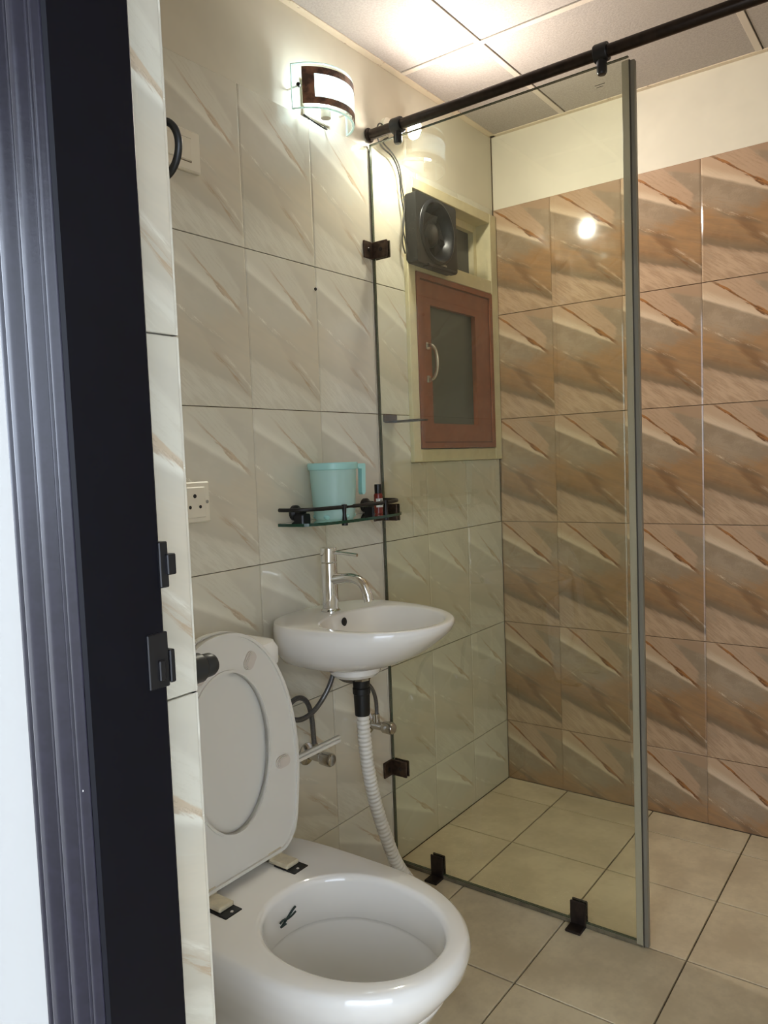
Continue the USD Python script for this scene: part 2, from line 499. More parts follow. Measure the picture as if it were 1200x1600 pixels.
def plastic_translucent(name, col, w=0.5):
    g = Gr()
    d = g.node('principled_bsdf', 'BSDF', base_color=col, roughness=0.3)
    t = g.node('translucent_bsdf', 'BSDF', color=col)
    return g.make(name, g.node('mix_closure', 'closure', fac=w, closure1=d, closure2=t))


M['mug_teal'] = plastic_translucent('mug_teal', srgb(200, 230, 225), 0.35)
M['mug_teal_rim'] = simple('mug_teal_rim', srgb(164, 215, 211), 0.28)
M['frosted_lamp'] = plastic_translucent('frosted_lamp', (0.82, 0.86, 0.88), 0.7)
M['lamp_edge'] = plastic_translucent('lamp_edge', (0.74, 0.84, 0.80), 0.5)
M['lamp_border'] = simple('lamp_border', srgb(150, 108, 84), 0.4, noise_amt=0.5, noise_scale=34, var=srgb(72, 50, 44))


def emit(name, col, strength):
    g = Gr()
    return g.make(name, g.node('emission', 'emission', color=col, strength=float(strength)))


M['bulb_glow'] = emit('bulb_glow', (1.0, 0.92, 0.85), BULB)
M['tube_glow'] = emit('tube_glow', (0.80, 0.93, 1.0), SCONCE)

# ---------------------------------------------------------------- the room
W, H = 0.248, 0.375                 # wall tile pitch
ZT, ZC = 2.0975, 2.354              # top of tiling, ceiling
XD, XO = -2.015, -2.16              # door wall: inner and outer face
YR = -1.50                          # right wall
YJ = -0.694                         # reveal of the doorway
YJ2 = -1.47
GAP, CH, TH = 0.0009, 0.0009, 0.007  # joint half width, chamfer, tile thickness
XG = -0.735                         # shower screen plane
DOORH = 2.02


def tile_mesh(o, ex, ey, ez, u0, v0, u1, v1, gap=GAP, ch=CH, th=TH, gu=None, cushion=(0.0045, 0.0012)):
    """a tile in the plane o + u*ex + v*ey, its face at o + th*ez; upright edges cushioned, the others chamfered"""
    gu = gap if gu is None else gu
    cu, du = cushion
    cu = min(cu, 0.3 * (u1 - u0))
    U = [(u0 + gu, du), (u0 + gu + cu, 0.0), (u1 - gu - cu, 0.0), (u1 - gu, du)]
    V = [(v0 + gap, ch), (v0 + gap + ch, 0.0), (v1 - gap - ch, 0.0), (v1 - gap, ch)]
    pts = [((a, b), th - da - db) for b, db in V for a, da in U]
    f = []
    for r_ in range(3):
        for c_ in range(3):
            k = r_ * 4 + c_
            f += [(k, k + 1, k + 5), (k, k + 5, k + 4)]
    rim_ = [0, 1, 2, 3, 7, 11, 15, 14, 13, 12, 8, 4]
    base_ = len(pts)
    pts += [(pts[k][0], 0.0) for k in rim_]
    for q in range(12):
        n = (q + 1) % 12
        f += [(rim_[q], base_ + q, base_ + n), (rim_[q], base_ + n, rim_[n])]
    v = np.array([o + p[0] * ex + p[1] * ey + h * ez for p, h in pts])
    t = trimesh.Trimesh(v, np.array(f), process=False)
    if np.dot(t.face_normals[8], ez) < 0: t.invert()
    return t, np.array([p for p, _ in pts])


def tile_wall(parent, o, ex, ey, ez, us, vs, mat, holes=(), rep=None, th=TH, gap=GAP, gu=0.0003, cushion=(0.0045, 0.0012)):
    """us, vs: joint positions; holes: rectangles left out; uv runs over the full tile"""
    o, ex, ey, ez = (np.array(x, float) for x in (o, ex, ey, ez))
    for i in range(len(us) - 1):
        for j in range(len(vs) - 1):
            full = (us[i], vs[j], us[i + 1], vs[j + 1])
            pieces = [full]
            for h in holes:
                nxt = []
                for (a, b, c, d) in pieces:
                    if h[0] >= c or h[2] <= a or h[1] >= d or h[3] <= b:
                        nxt.append((a, b, c, d)); continue
                    if h[0] > a: nxt.append((a, b, h[0], d))
                    if h[2] < c: nxt.append((h[2], b, c, d))
                    lo, hi = max(a, h[0]), min(c, h[2])
                    if h[1] > b: nxt.append((lo, b, hi, h[1]))
                    if h[3] < d: nxt.append((lo, h[3], hi, d))
                pieces = nxt
            for (a, b, c, d) in pieces:
                if c - a < 0.006 or d - b < 0.006: continue
                t, uvp = tile_mesh(o, ex, ey, ez, a, b, c, d, th=th, gap=gap, gu=gu, cushion=cushion)
                if rep:
                    ru, rv = full[0] if rep[2] is None else rep[2](i), rep[3](j)
                    uv = np.stack([(uvp[:, 0] - ru) / rep[0], (uvp[:, 1] - rv) / rep[1]], 1)
                else:
                    uv = uvp
                obj('tile', t, mat, parent, uv=uv)


rows = [0.0] + [ZT - H * k for k in range(5, -1, -1)]      # z of the joints, lowest row cut
rowz = lambda j: ZT - H * (6 - j)                          # nominal bottom of row j
WIN = (-0.578, 1.203, -0.004, 2.072)                       # window in wall_left: x0 z0 x1 z1

# wall_left (the wall with basin, shelf and window): plane y = 0
wl = struct('wall_left', 'grey marbled tile wall with basin, shelf and window')
shell = [sbox(XO, -0.02, 0.12, ZC + 0.1).difference(sbox(WIN[0], WIN[1], WIN[2], WIN[3]))]
obj('wall_body', plane_map(extrude(shell[0], 0.12), (0, TH, 0), (1, 0, 0), (0, 0, 1), (0, 1, 0)), M['grout_wall'], wl, smooth=False)
cols = [XD] + [-W * k for k in range(8, -1, -1)]
tile_wall(wl, (0, TH, 0), (1, 0, 0), (0, 0, 1), (0, -1, 0), cols, rows, M['tile_grey'], [WIN],
          rep=(W, H, lambda i: -W * (9 - i), rowz))
pl = sbox(XO, ZT, 0.0, ZC + 0.05)
obj('plaster_band', plane_map(extrude(pl, 0.004), (0, TH, 0), (1, 0, 0), (0, 0, 1), (0, -1, 0)), M['plaster'], wl, smooth=False)

# wall_back (brown tiles): plane x = 0
OFF = 0.2182
wb = struct('wall_back', 'brown stone-patterned tile wall of the shower')
obj('wall_body', cbox((TH, YR - 0.12, -0.02), (0.12, 0.12, ZC + 0.1), 0.001), M['grout_wall'], wb, smooth=False)
bc = [0.0] + [OFF + W * k for k in range(0, 6)]
bc = [x for x in bc if x < -YR] + [-YR]
tile_wall(wb, (TH, 0, 0), (0, -1, 0), (0, 0, 1), (-1, 0, 0), bc, rows, M['tile_brown'], rep=(W, H, lambda i: OFF + W * (i - 1), rowz))
obj('plaster_band', cbox((0.003, YR, ZT), (TH, 0.0, ZC + 0.05), 0.0005), M['plaster'], wb, smooth=False)

# wall_right (out of view)
wr = struct('wall_right', 'grey tiled wall to the right of the doorway')
obj('wall_body', cbox((XO, YR - 0.12, -0.02), (0.12, YR - TH, ZC + 0.1), 0.001), M['grout_wall'], wr, smooth=False)
tile_wall(wr, (0, YR - TH, 0), (1, 0, 0), (0, 0, 1), (0, 1, 0), cols, rows, M['tile_grey'], rep=(W, H, lambda i: -W * (9 - i), rowz))
obj('plaster_band', cbox((XO, YR - TH, ZT), (0, YR - 0.003, ZC + 0.05), 0.0005), M['plaster'], wr, smooth=False)

# wall_front (the wall with the doorway the camera looks through)
wf = struct('wall_front', 'thick wall around the doorway, white outside and tiled inside')
wall = sbox(YR - 0.12, -0.02, 1.6, 2.75).difference(sbox(YJ2, -0.05, YJ + TH, DOORH))
body = plane_map(extrude(wall, XD - TH - XO), (XO, 0, 0), (0, 1, 0), (0, 0, 1), (1, 0, 0))
obj('wall_body', body, M['outer_paint'], wf, smooth=False)
zr = [z for z in rows if z < DOORH] + [DOORH]
tile_wall(wf, (0, YJ + TH, 0), (1, 0, 0), (0, 0, 1), (0, -1, 0), [XO + 0.004, XD], zr, M['tile_grey'], rep=(W, H, lambda i: XD - 0.21, rowz))
fc_ = [-YJ * -1 + 0.0]
ycol = sorted([YJ] + [YJ + W * k for k in range(1, 3)] + [0.0])
tile_wall(wf, (XD - TH, 0, 0), (0, 1, 0), (0, 0, 1), (1, 0, 0), ycol, rows, M['tile_grey'], rep=(W, H, lambda i: YJ + W * i, rowz))
obj('plaster_band', cbox((XD - TH, YR, max(ZT, DOORH)), (XD - 0.003, 0, ZC + 0.05), 0.0005), M['plaster'], wf, smooth=False)

# floor
fl = struct('floor', 'beige tiled bathroom floor')
obj('floor_bed', cbox((XO, YR - 0.1, -0.06), (0.1, 0.1, -TH + 0.001), 0.001), M['grout_floor'], fl, smooth=False)
fx = sorted([XO] + [-0.146 - 0.293 * k for k in range(0, 7) if -0.146 - 0.293 * k > XO] + [0.0])
fy = sorted([YR] + [-0.235 - 0.304 * k for k in range(0, 5) if -0.235 - 0.304 * k > YR] + [0.0])
tile_wall(fl, (0, 0, -TH), (1, 0, 0), (0, 1, 0), (0, 0, 1), fx, fy, M['tile_floor'], gap=0.002, gu=0.002, cushion=(0.0009, 0.0009))
ho = struct('floor_001', 'grey floor outside the doorway')
obj('hall_floor', cbox((-30.0, -20.0, -0.06), (XO, 20.0, -0.002), 0.001), M['hall_floor'], ho, smooth=False)

hc = struct('ceiling_001', 'white ceiling of the space outside the doorway')
obj('hall_ceiling', cbox((-4.6, -4.0, 2.65), (XO, 3.0, 2.75), 0.001), M['outer_paint'], hc, smooth=False)

# ceiling: boards in a grid
ce = struct('ceiling', 'suspended ceiling of pale square boards')
obj('ceiling_void', cbox((XO, YR - 0.1, ZC + 0.03), (0.1, 0.1, ZC + 0.12), 0.001), M['joint_dark'], ce, smooth=False)
cx = [XO] + [-0.592 - 0.6 * k for k in (2, 1, 0)] + [0.0]
cy = [YR, -1.498 + 0.0, -0.893, -0.288, 0.0]
cy = [YR, -0.893, -0.288, 0.0]
for i in range(len(cx) - 1):
    for j in range(len(cy) - 1):
        a, b = (cx[i] + 0.0016, cy[j] + 0.0016), (cx[i + 1] - 0.0016, cy[j + 1] - 0.0016)
        obj('ceiling_board', cbox((a[0], a[1], ZC), (b[0], b[1], ZC + 0.012), 0.0012), M['ceiling_board'], ce, smooth=False)
for x in cx[1:-1]:
    obj('grid_bar', cbox((x + 0.0015, YR, ZC - 0.0025), (x + 0.020, 0, ZC + 0.001), 0.0006), M['ceiling_grid'], ce, smooth=False)
for y in cy[1:-1]:
    obj('grid_bar', cbox((XO, y + 0.0015, ZC - 0.002), (0, y + 0.020, ZC + 0.001), 0.0006), M['ceiling_grid'], ce, smooth=False)
for nm, lo, hi in (('edge_trim', (XO, -0.020, ZC - 0.003), (0, 0.003, ZC + 0.001)), ('edge_trim', (-0.016, YR, ZC - 0.003), (0.003, 0, ZC + 0.001))):
    obj(nm, cbox(lo, hi, 0.001), M['ceiling_trim'], ce, smooth=False)

# ---------------------------------------------------------------- doorway: black frame
dr = struct('door_1', 'black painted door frame with moulded architrave')
prof = [(0, 0)]
# outer face profile (towards the camera, -x): ridges across y, seen as vertical bands
ys = np.linspace(0, 0.096, 120)
def ridge(t):
    h = 0.012
    for c, w, a in ((0.008, 0.004, 0.006), (0.018, 0.003, 0.004), (0.033, 0.009, 0.010), (0.049, 0.003, 0.005), (0.066, 0.010, 0.011), (0.085, 0.005, 0.007)):
        h += a * math.exp(-((t - c) / w) ** 4)
    return h
pp = Polygon([(0, 0)] + [(t, ridge(t)) for t in ys] + [(ys[-1], 0)])
YF = -0.737                         # face of the black frame towards the opening
arch = plane_map(extrude(pp, DOORH + 0.03), (XO, YF + 0.003, 0), (0, 1, 0), (-1, 0, 0), (0, 0, 1))
obj('architrave', arch, M['black_paint'], dr, smooth=28)
obj('jamb', cbox((XO - 0.012, YF, 0), (XO + 0.074, YJ - 0.0005, DOORH), 0.003), M['jamb_black'], dr, smooth=False)
obj('jamb', cbox((XO - 0.012, YJ2, 0), (XO + 0.074, YJ2 + 0.04, DOORH), 0.003), M['jamb_black'], dr, smooth=False)
obj('head_jamb', cbox((XO - 0.012, YJ2 + 0.04, DOORH - 0.04), (XO + 0.074, YF, DOORH), 0.003), M['jamb_black'], dr, smooth=False)
arch2 = plane_map(extrude(pp, DOORH + 0.03), (XO, YJ2 + 0.04, 0), (0, -1, 0), (-1, 0, 0), (0, 0, 1))
obj('architrave', arch2, M['black_paint'], dr, smooth=28)
obj('paint_fleck', trimesh.creation.icosphere(1, 0.0016).apply_scale((0.5, 1, 1.2)).apply_translation((XO - 0.0165, -0.7275, 0.931)), M['fleck_white'], dr, smooth=True)
# bolt keepers at the inner edge of the jamb
XK = XO + 0.074
k1 = MB().add(cbox((XK - 0.004, YF - 0.003, 1.098), (XK + 0.006, YF + 0.01, 1.142), 0.001)).add(cbox((XK + 0.002, YF - 0.007, 1.110), (XK + 0.012, YF + 0.006, 1.130), 0.001))
obj('latch_keeper', k1, M['black_metal'], dr, smooth=False)
k2 = MB().add(cbox((XK - 0.022, YF - 0.002, 1.003), (XK + 0.001, YF + 0.004, 1.056), 0.001)).add(cbox((XK - 0.012, YF - 0.005, 1.010), (XK - 0.005, YF, 1.03), 0.001)).add(cbox((XK + 0.001, YF - 0.004, 1.006), (XK + 0.007, YF + 0.006, 1.038), 0.001))
obj('latch_keeper', k2, M['black_metal'], dr, smooth=False)

# ---------------------------------------------------------------- window in wall_left
wn = struct('window_1', 'cream framed window with a brown sash and a vent opening above')
x0, z0, x1, z1 = WIN
FW = 0.040
zm0, zm1 = 1.792, 1.838
YFc = -0.012
obj('window_frame', cbox((x0, YFc, z0), (x0 + FW, 0.105, z1), 0.002), M['window_cream'], wn, smooth=False)
obj('window_frame', cbox((x1 - 0.046, YFc, z0), (x1, 0.105, z1), 0.002), M['window_cream'], wn, smooth=False)
obj('window_frame', cbox((x0 + FW, YFc + 0.001, z0), (x1 - 0.046, 0.105, z0 + 0.040), 0.002), M['window_cream'], wn, smooth=False)
obj('window_frame', cbox((x0 + FW, YFc + 0.001, z1 - 0.034), (x1 - 0.046, 0.105, z1), 0.002), M['window_cream'], wn, smooth=False)
obj('mullion', cbox((x0 + FW, YFc + 0.001, zm0), (x1 - 0.046, 0.105, zm1), 0.002), M['window_cream'], wn, smooth=False)
# inner vent frame and its dark glass, set back
vx0, vx1, vz0, vz1 = x0 + FW, x1 - 0.046, zm1, z1 - 0.034
ring = sbox(vx0, vz0, vx1, vz1).difference(sbox(vx0 + 0.02, vz0 + 0.004, vx1 - 0.022, vz1 - 0.024))
obj('vent_frame', plane_map(extrude(ring, 0.03), (0, 0.075, 0), (1, 0, 0), (0, 0, 1), (0, -1, 0)), M['window_cream'], wn, smooth=False)
obj('vent_pane', cbox((vx0 + 0.01, 0.066, vz0), (vx1 - 0.012, 0.072, vz1 - 0.01), 0.001), M['vent_dark'], wn, smooth=False)
# brown sash
sx0, sx1, sz0, sz1 = x0 + FW + 0.003, x1 - 0.049, z0 + 0.043, zm0 - 0.003
px0, px1, pz0, pz1 = -0.455, -0.170, 1.325, 1.697
sash = sbox(sx0, sz0, sx1, sz1).difference(sbox(px0, pz0, px1, pz1))
obj('sash', plane_map(extrude(sash, 0.030), (0, 0.022, 0), (1, 0, 0), (0, 0, 1), (0, -1, 0)), M['sash_brown'], wn, smooth=False)
lip = sbox(sx0, sz0, sx1, sz1).difference(sbox(sx0 + 0.017, sz0 + 0.017, sx1 - 0.017, sz1 - 0.017))
obj('sash_lip', plane_map(extrude(lip, 0.006), (0, -0.008, 0), (1, 0, 0), (0, 0, 1), (0, -1, 0)), M['sash_brown'], wn, smooth=False)
gro = sbox(sx0 + 0.017, sz0 + 0.017, sx1 - 0.017, sz1 - 0.017).difference(sbox(sx0 + 0.021, sz0 + 0.021, sx1 - 0.021, sz1 - 0.021))
obj('sash_groove', plane_map(extrude(gro, 0.0006), (0, -0.0079, 0), (1, 0, 0), (0, 0, 1), (0, -1, 0)), M['sash_groove'], wn, smooth=False)
obj('pane', cbox((px0 - 0.005, 0.008, pz0 - 0.005), (px1 + 0.005, 0.014, pz1 + 0.005), 0.001), M['frost_dark'], wn, smooth=False)
obj('window_back', cbox((x0, 0.1, z0), (x1, 0.125, z1), 0.001), M['vent_dark'], wn, smooth=False)
hp = smooth_path([(-0.478, -0.008, 1.462), (-0.477, -0.030, 1.468), (-0.474, -0.040, 1.515), (-0.477, -0.030, 1.562), (-0.478, -0.008, 1.568)], 26)
obj('sash_handle', MB().add(tube(hp, 0.0055, 10)).add(cbox((-0.487, -0.012, 1.452), (-0.469, -0.006, 1.474), 0.002)).add(cbox((-0.487, -0.012, 1.556), (-0.469, -0.006, 1.578), 0.002)), M['chrome_worn'], wn)

# ---------------------------------------------------------------- exhaust fan
ef = thing('exhaust_fan', 'square black exhaust fan mounted in the vent opening above the brown window sash', 'fan', loc=(-0.462, -0.012, 1.908))
FH, FD = 0.1035, 0.036
fx0, fx1 = -0.116, 0.116
rout = 0.088
sq = sbox(fx0, -FH, fx1, FH).buffer(-0.008).buffer(0.008)
hole = shapely.Point(0.0, 0.004).buffer(rout, quad_segs=24)
bodym = extrude(sq.difference(hole), FD); back = extrude(sq, 0.006)
obj('housing', MB().add(plane_map(bodym, (0, 0, 0), (1, 0, 0), (0, 0, 1), (0, -1, 0))).add(plane_map(back, (0, -0.001, 0), (1, 0, 0), (0, 0, 1), (0, 1, 0))), M['fan_plastic'], ef, smooth=30)
obj('intake_ring', lathe([(rout + 0.012, FD - 0.001), (rout + 0.010, FD + 0.004), (rout + 0.002, FD + 0.007), (rout - 0.006, FD + 0.002), (rout - 0.014, FD - 0.018), (rout - 0.020, 0.004), (rout, 0.004)], 56, (0, 0, 0.004), 'y'), M['fan_plastic_dark'], ef, smooth=50)
obj('hub', lathe([(0, FD - 0.004), (0.012, FD - 0.005), (0.026, FD - 0.010), (0.036, FD - 0.018), (0.041, FD - 0.027), (0.041, 0.006), (0, 0.006)], 36, (0, 0, 0.004), 'y'), M['fan_hub'], ef, smooth=50)
for k in range(5):
    a = 2 * math.pi * k / 5 + 0.3
    pts0, pts1 = [], []
    for t in np.linspace(0, 1, 7):
        r_ = 0.038 + t * 0.028; tw = 0.55 - 0.2 * t; hw = 0.02 + 0.012 * t
        for s, lst in ((-1, pts0), (1, pts1)):
            an = a + s * hw / r_ * math.cos(tw)
            lst.append((r_ * math.cos(an), -0.015 + s * hw * math.sin(tw) * 0.4, 0.004 + r_ * math.sin(an)))
    P_ = np.array(pts0 + pts1); n_ = len(pts0)
    thick = np.array([0, 0.0012, 0])
    v = np.vstack([P_ - thick, P_ + thick]); f = []
    for i in range(n_ - 1):
        q = [i, i + 1, n_ + i + 1, n_ + i]
        f += [[q[0], q[1], q[2]], [q[0], q[2], q[3]], [q[0] + 2 * n_, q[2] + 2 * n_, q[1] + 2 * n_], [q[0] + 2 * n_, q[3] + 2 * n_, q[2] + 2 * n_]]
    obj('blade', trimesh.Trimesh(v, np.array(f), process=False), M['fan_plastic_dark'], ef, smooth=40)
obj('brand_plate', cbox((-0.004, -FD - 0.0012, -0.094), (0.050, -FD + 0.001, -0.088), 0.0004), M['label_silver'], ef, smooth=False)
obj('lower_edge', cbox((-0.06, -FD - 0.004, -FH - 0.004), (0.105, -FD + 0.02, -FH + 0.006), 0.002), M['fan_plastic_dark'], ef, smooth=False)

# ---------------------------------------------------------------- lamps
sc = thing('wall_sconce', 'lit wall sconce of curved glass with a brown border, high on the grey wall', 'lamp', loc=(-0.964, 0, 2.144))
SA, SS, SY = 0.105, 0.075, 0.016
R_ = (SA ** 2 + SS ** 2) / (2 * SS)
half = math.asin(SA / R_)
def arc_plate(a0, a1, z0, z1, off, th, n=28, hole=None):
    """piece of a curved plate: angles a0..a1 about the vertical axis"""
    yc = -(SY + SS - R_)
    rings = []
    for t in np.linspace(a0, a1, n):
        c, s = math.sin(t), -math.cos(t)
        r1, r2 = R_ + off, R_ + off + th
        rings.append(np.array([(r1 * c, yc + r1 * s, z0), (r2 * c, yc + r2 * s, z0), (r2 * c, yc + r2 * s, z1), (r1 * c, yc + r1 * s, z1)]))
    return loft(rings)
HZ = 0.054
obj('glass_plate', arc_plate(-half, half, -HZ, HZ, 0.0, 0.005), M['lamp_glass'], sc, smooth=40)
eg = MB()
for z0_, z1_ in ((-HZ - 0.0004, -HZ + 0.0016), (HZ - 0.0016, HZ + 0.0004)): eg.add(arc_plate(-half, half, z0_, z1_, -0.0002, 0.0054))
for a0_, a1_ in ((-half - 0.004, -half + 0.016), (half - 0.016, half + 0.004)): eg.add(arc_plate(a0_, a1_, -HZ, HZ, -0.0002, 0.0054, 4))
obj('glass_edge', eg, M['lamp_edge'], sc, smooth=40)
b0, b1 = -half * 0.80, half * 0.80
MB_ = MB()
MB_.add(arc_plate(b0, b1, 0.027, 0.043, 0.006, 0.0015)).add(arc_plate(b0, b1, -0.045, -0.029, 0.006, 0.0015)).add(arc_plate(b0, b0 + 0.26, -0.029, 0.027, 0.006, 0.0015, 8)).add(arc_plate(b1 - 0.14, b1, -0.029, 0.027, 0.006, 0.0015, 8))
obj('patterned_border', MB_, M['lamp_border'], sc, smooth=40)
obj('frosted_panel', arc_plate(b0 + 0.26, b1 - 0.14, -0.029, 0.027, 0.0055, 0.0012, 16), M['frosted_lamp'], sc, smooth=40)
obj('back_plate', cbox((-0.05, -0.006, -0.045), (0.05, 0.002, 0.045), 0.002), M['plate_white'], sc, smooth=False)
obj('lamp_tube', MB().add(lathe([(0, -0.03), (0.008, -0.03), (0.011, -0.026), (0.011, 0.026), (0.008, 0.03), (0, 0.03)], 16, (-0.014, -0.046, 0))), M['tube_glow'], sc)
obj('lamp_holder', cyl((-0.014, -0.046, -0.055), (-0.014, -0.046, -0.031), 0.013), M['plate_white'], sc)
for s in (-1, 1):
    a = s * half * 0.86
    yc = -(SY + SS - R_)
    p = np.array([(R_ + 0.004) * math.sin(a), yc - (R_ + 0.004) * math.cos(a), 0.0]); nrm = np.array([math.sin(a), -math.cos(a), 0])
    obj('fixing_knob', cyl(p - nrm * 0.002, p + nrm * 0.007, 0.005, 14), M['black_metal'], sc)
    obj('standoff', cyl((p[0], 0.002, 0), p - nrm * 0.001, 0.0025, 10), M['chrome_worn'], sc)
cp = smooth_path([(-0.06, -0.012, -0.05), (-0.02, -0.03, -0.070), (0.02, -0.02, -0.064), (0.03, -0.004, -0.05)], 20)
obj('lamp_wire', tube(cp, 0.0018, 8), M['black_plastic'], sc)

lb = thing('light_bulb', 'bare glowing bulb in a white tilted holder at the wall just behind the shower glass', 'light bulb', loc=(-0.645, 0, 2.180))
obj('holder', lathe([(0, -0.003), (0.030, -0.003), (0.030, 0.010), (0.022, 0.016), (0.012, 0.020), (0.012, 0.034), (0, 0.034)], 28, (0, 0, 0), 'y'), M['plate_white'], lb)
tilt = trimesh.transformations.rotation_matrix(math.radians(22), (1, 0, 0), (0, -0.030, 0))
def tilted(t): t.apply_transform(tilt); return t
obj('bulb_base', tilted(lathe([(0, 0.022), (0.018, 0.024), (0.021, 0.055), (0.027, 0.080), (0.0285, 0.100), (0.0275, 0.1005), (0, 0.1005)], 28, (0, 0, 0), 'y')), M['plate_white'], lb)
obj('bulb_glass', tilted(lathe([(0, 0.1007), (0.0272, 0.1007), (0.0252, 0.1060), (0.0195, 0.1105), (0.0105, 0.1130), (0, 0.1135)], 28, (0, 0, 0), 'y')), M['bulb_glow'], lb)

# ---------------------------------------------------------------- electric cable
pts = [(-0.655, -0.010, 2.150), (-0.690, -0.018, 2.122), (-0.660, -0.02, 2.110), (-0.625, -0.02, 2.085), (-0.605, -0.02, 2.03), (-0.600, -0.02, 1.96), (-0.607, -0.02, 1.90), (-0.600, -0.02, 1.86), (-0.592, -0.02, 1.83)]
pa = smooth_path(pts, 70)
wig = np.stack([0.003 * np.sin(np.linspace(0, 22, 70)), 0 * pa[:, 0], 0 * pa[:, 0]], 1)
pb = smooth_path([(-0.655, -0.010, 2.155), (-0.715, -0.02, 2.165), (-0.725, -0.02, 2.135), (-0.690, -0.014, 2.112), (-0.645, -0.014, 2.100), (-0.618, -0.014, 2.07), (-0.600, -0.014, 2.0), (-0.595, -0.014, 1.93), (-0.602, -0.014, 1.88), (-0.592, -0.014, 1.83)], 70)
cb = MB().add(tube(pa + wig, 0.0022, 8)).add(tube(pb - wig, 0.0022, 8))
tag(obj('electric_cable', cb, M['cable_grey']), 'thin grey twisted cable hanging from the bulb down beside the exhaust fan', 'cable')

# ---------------------------------------------------------------- shower screen and curtain rod
ss = thing('shower_screen', 'tall frameless glass shower screen on bronze clips, standing out from the tiled wall', 'shower screen', loc=(XG, 0, 0))
PT = 0.004
PZ0, PZ1, PY1 = 0.012, 2.106, -0.742
obj('pane', trimesh.creation.box(bounds=[(-PT, PY1, PZ0), (PT, -0.003, PZ1)]), M['pane_glass'], ss, smooth=False)
e = MB().add(trimesh.creation.box(bounds=[(-PT - 0.0002, PY1, PZ1 - 0.0015), (PT + 0.0002, -0.003, PZ1 + 0.0004)])).add(trimesh.creation.box(bounds=[(-PT - 0.0002, -0.0045, PZ0), (PT + 0.0002, -0.0025, PZ1)])).add(trimesh.creation.box(bounds=[(-PT - 0.0002, PY1, PZ0 - 0.0004), (PT + 0.0002, -0.003, PZ0 + 0.0015)]))
obj('glass_edge', e, M['pane_edge'], ss, smooth=False)
obj('wall_silicone', cbox((-0.0062, -0.0032, 0.0), (0.0062, 0.001, 2.09), 0.001), M['silicone'], ss, smooth=False)
obj('floor_silicone', cbox((-0.006, PY1, 0.0), (0.006, 0, 0.0125), 0.002), M['silicone'], ss, smooth=False)
obj('edge_seal', cbox((-0.0075, PY1 - 0.004, PZ0 - 0.006), (0.0075, PY1 + 0.014, PZ1 - 0.010), 0.0015), M['seal_clear'], ss, smooth=False)
obj('magnet_strip', cbox((-0.0065, PY1 - 0.016, PZ0 - 0.008), (0.0065, PY1 - 0.0042, PZ1 - 0.012), 0.002), M['seal_grey'], ss, smooth=False)
obj('seal_rib', cbox((-0.0090, PY1 - 0.0062, PZ0 - 0.008), (0.0078, PY1 - 0.0030, PZ1 - 0.011), 0.0008), M['seal_dark'], ss, smooth=False)
em = MB().add(cbox((-PT - 0.0004, -0.688, 2.062), (-PT, -0.664, 2.0635), 0.0001)).add(cbox((-PT - 0.0004, -0.684, 2.057), (-PT, -0.668, 2.0582), 0.0001))
obj('etched_mark', em, M['seal_grey'], ss, smooth=False)
for z in (1.810, 1.062, 0.300):
    b = MB().add(cbox((-0.048, -0.006, z - 0.024), (-0.0045, 0.001, z + 0.024), 0.002)).add(cbox((-0.0105, -0.056, z - 0.024), (-0.0042, 0.0, z + 0.024), 0.002)).add(cbox((0.0042, -0.056, z - 0.024), (0.0085, -0.004, z + 0.024), 0.002))
    cl = obj('wall_clip', b, M['bronze'], ss, smooth=False)
    obj('screw', cyl((-0.028, -0.0055, z), (-0.028, -0.008, z), 0.006, 12), M['bronze_dark'], cl)
    obj('screw', cyl((-0.010, -0.034, z), (-0.0125, -0.034, z), 0.006, 12), M['bronze_dark'], cl)
for y in (-0.150, -0.578):
    b = MB().add(cbox((-0.0100, y - 0.021, 0.0), (-0.0042, y + 0.021, 0.066), 0.0025)).add(cbox((-0.046, y - 0.021, 0.0), (-0.0045, y + 0.021, 0.007), 0.0025)).add(cbox((0.0042, y - 0.021, 0.0), (0.009, y + 0.021, 0.066), 0.0025))
    obj('floor_clip', b, M['bronze_dark'], ss, smooth=False)

rd = thing('curtain_rod', 'dark metal rod running overhead along the top of the glass screen', 'rod', loc=(XG, 0, 2.134))
obj('rod', tube(np.array([(0, y, 0.0) for y in np.linspace(0.002, YR, 30)]), 0.0142, 20), M['rod_dark'], rd, smooth=50)
obj('wall_flange', lathe([(0, 0), (0.020, 0), (0.020, 0.004), (0.0155, 0.008), (0, 0.008)], 28, (0, 0, 0), 'y'), M['rod_dark'], rd)
for y in (-0.100, -0.680):
    c_ = MB().add(lathe([(0.0143, -0.016), (0.0195, -0.016), (0.021, -0.013), (0.021, 0.013), (0.0195, 0.016), (0.0143, 0.016)], 24, (0, y, 0), 'y'))
    c_.add(lathe([(0, -0.050), (0.009, -0.049), (0.012, -0.044), (0.012, -0.014), (0, -0.014)], 20, (0, y, 0)))
    obj('glass_clamp', c_, M['black_metal'], rd)

# a bronze bracket with an arm, right of the screen under the window
bk = thing('bronze_bracket', 'small bronze wall bracket with a thin flat arm in front of the window corner', 'bracket', loc=(-0.690, 0, 1.334))
obj('bracket_plate', cbox((-0.030, -0.010, -0.010), (0.032, 0.001, 0.014), 0.003), M['bronze'], bk, smooth=False)
obj('bracket_arm', cbox((-0.028, -0.125, -0.012), (0.022, -0.004, -0.007), 0.0015), M['bronze_dark'], bk, smooth=False)

pg = tag(obj('wall_plug', cyl((-0.995, 0.004, 1.665), (-0.995, -0.003, 1.665), 0.004, 12), M['socket_hole']), 'tiny dark wall plug in the grey tiles, level with the top screen clip', 'plug')
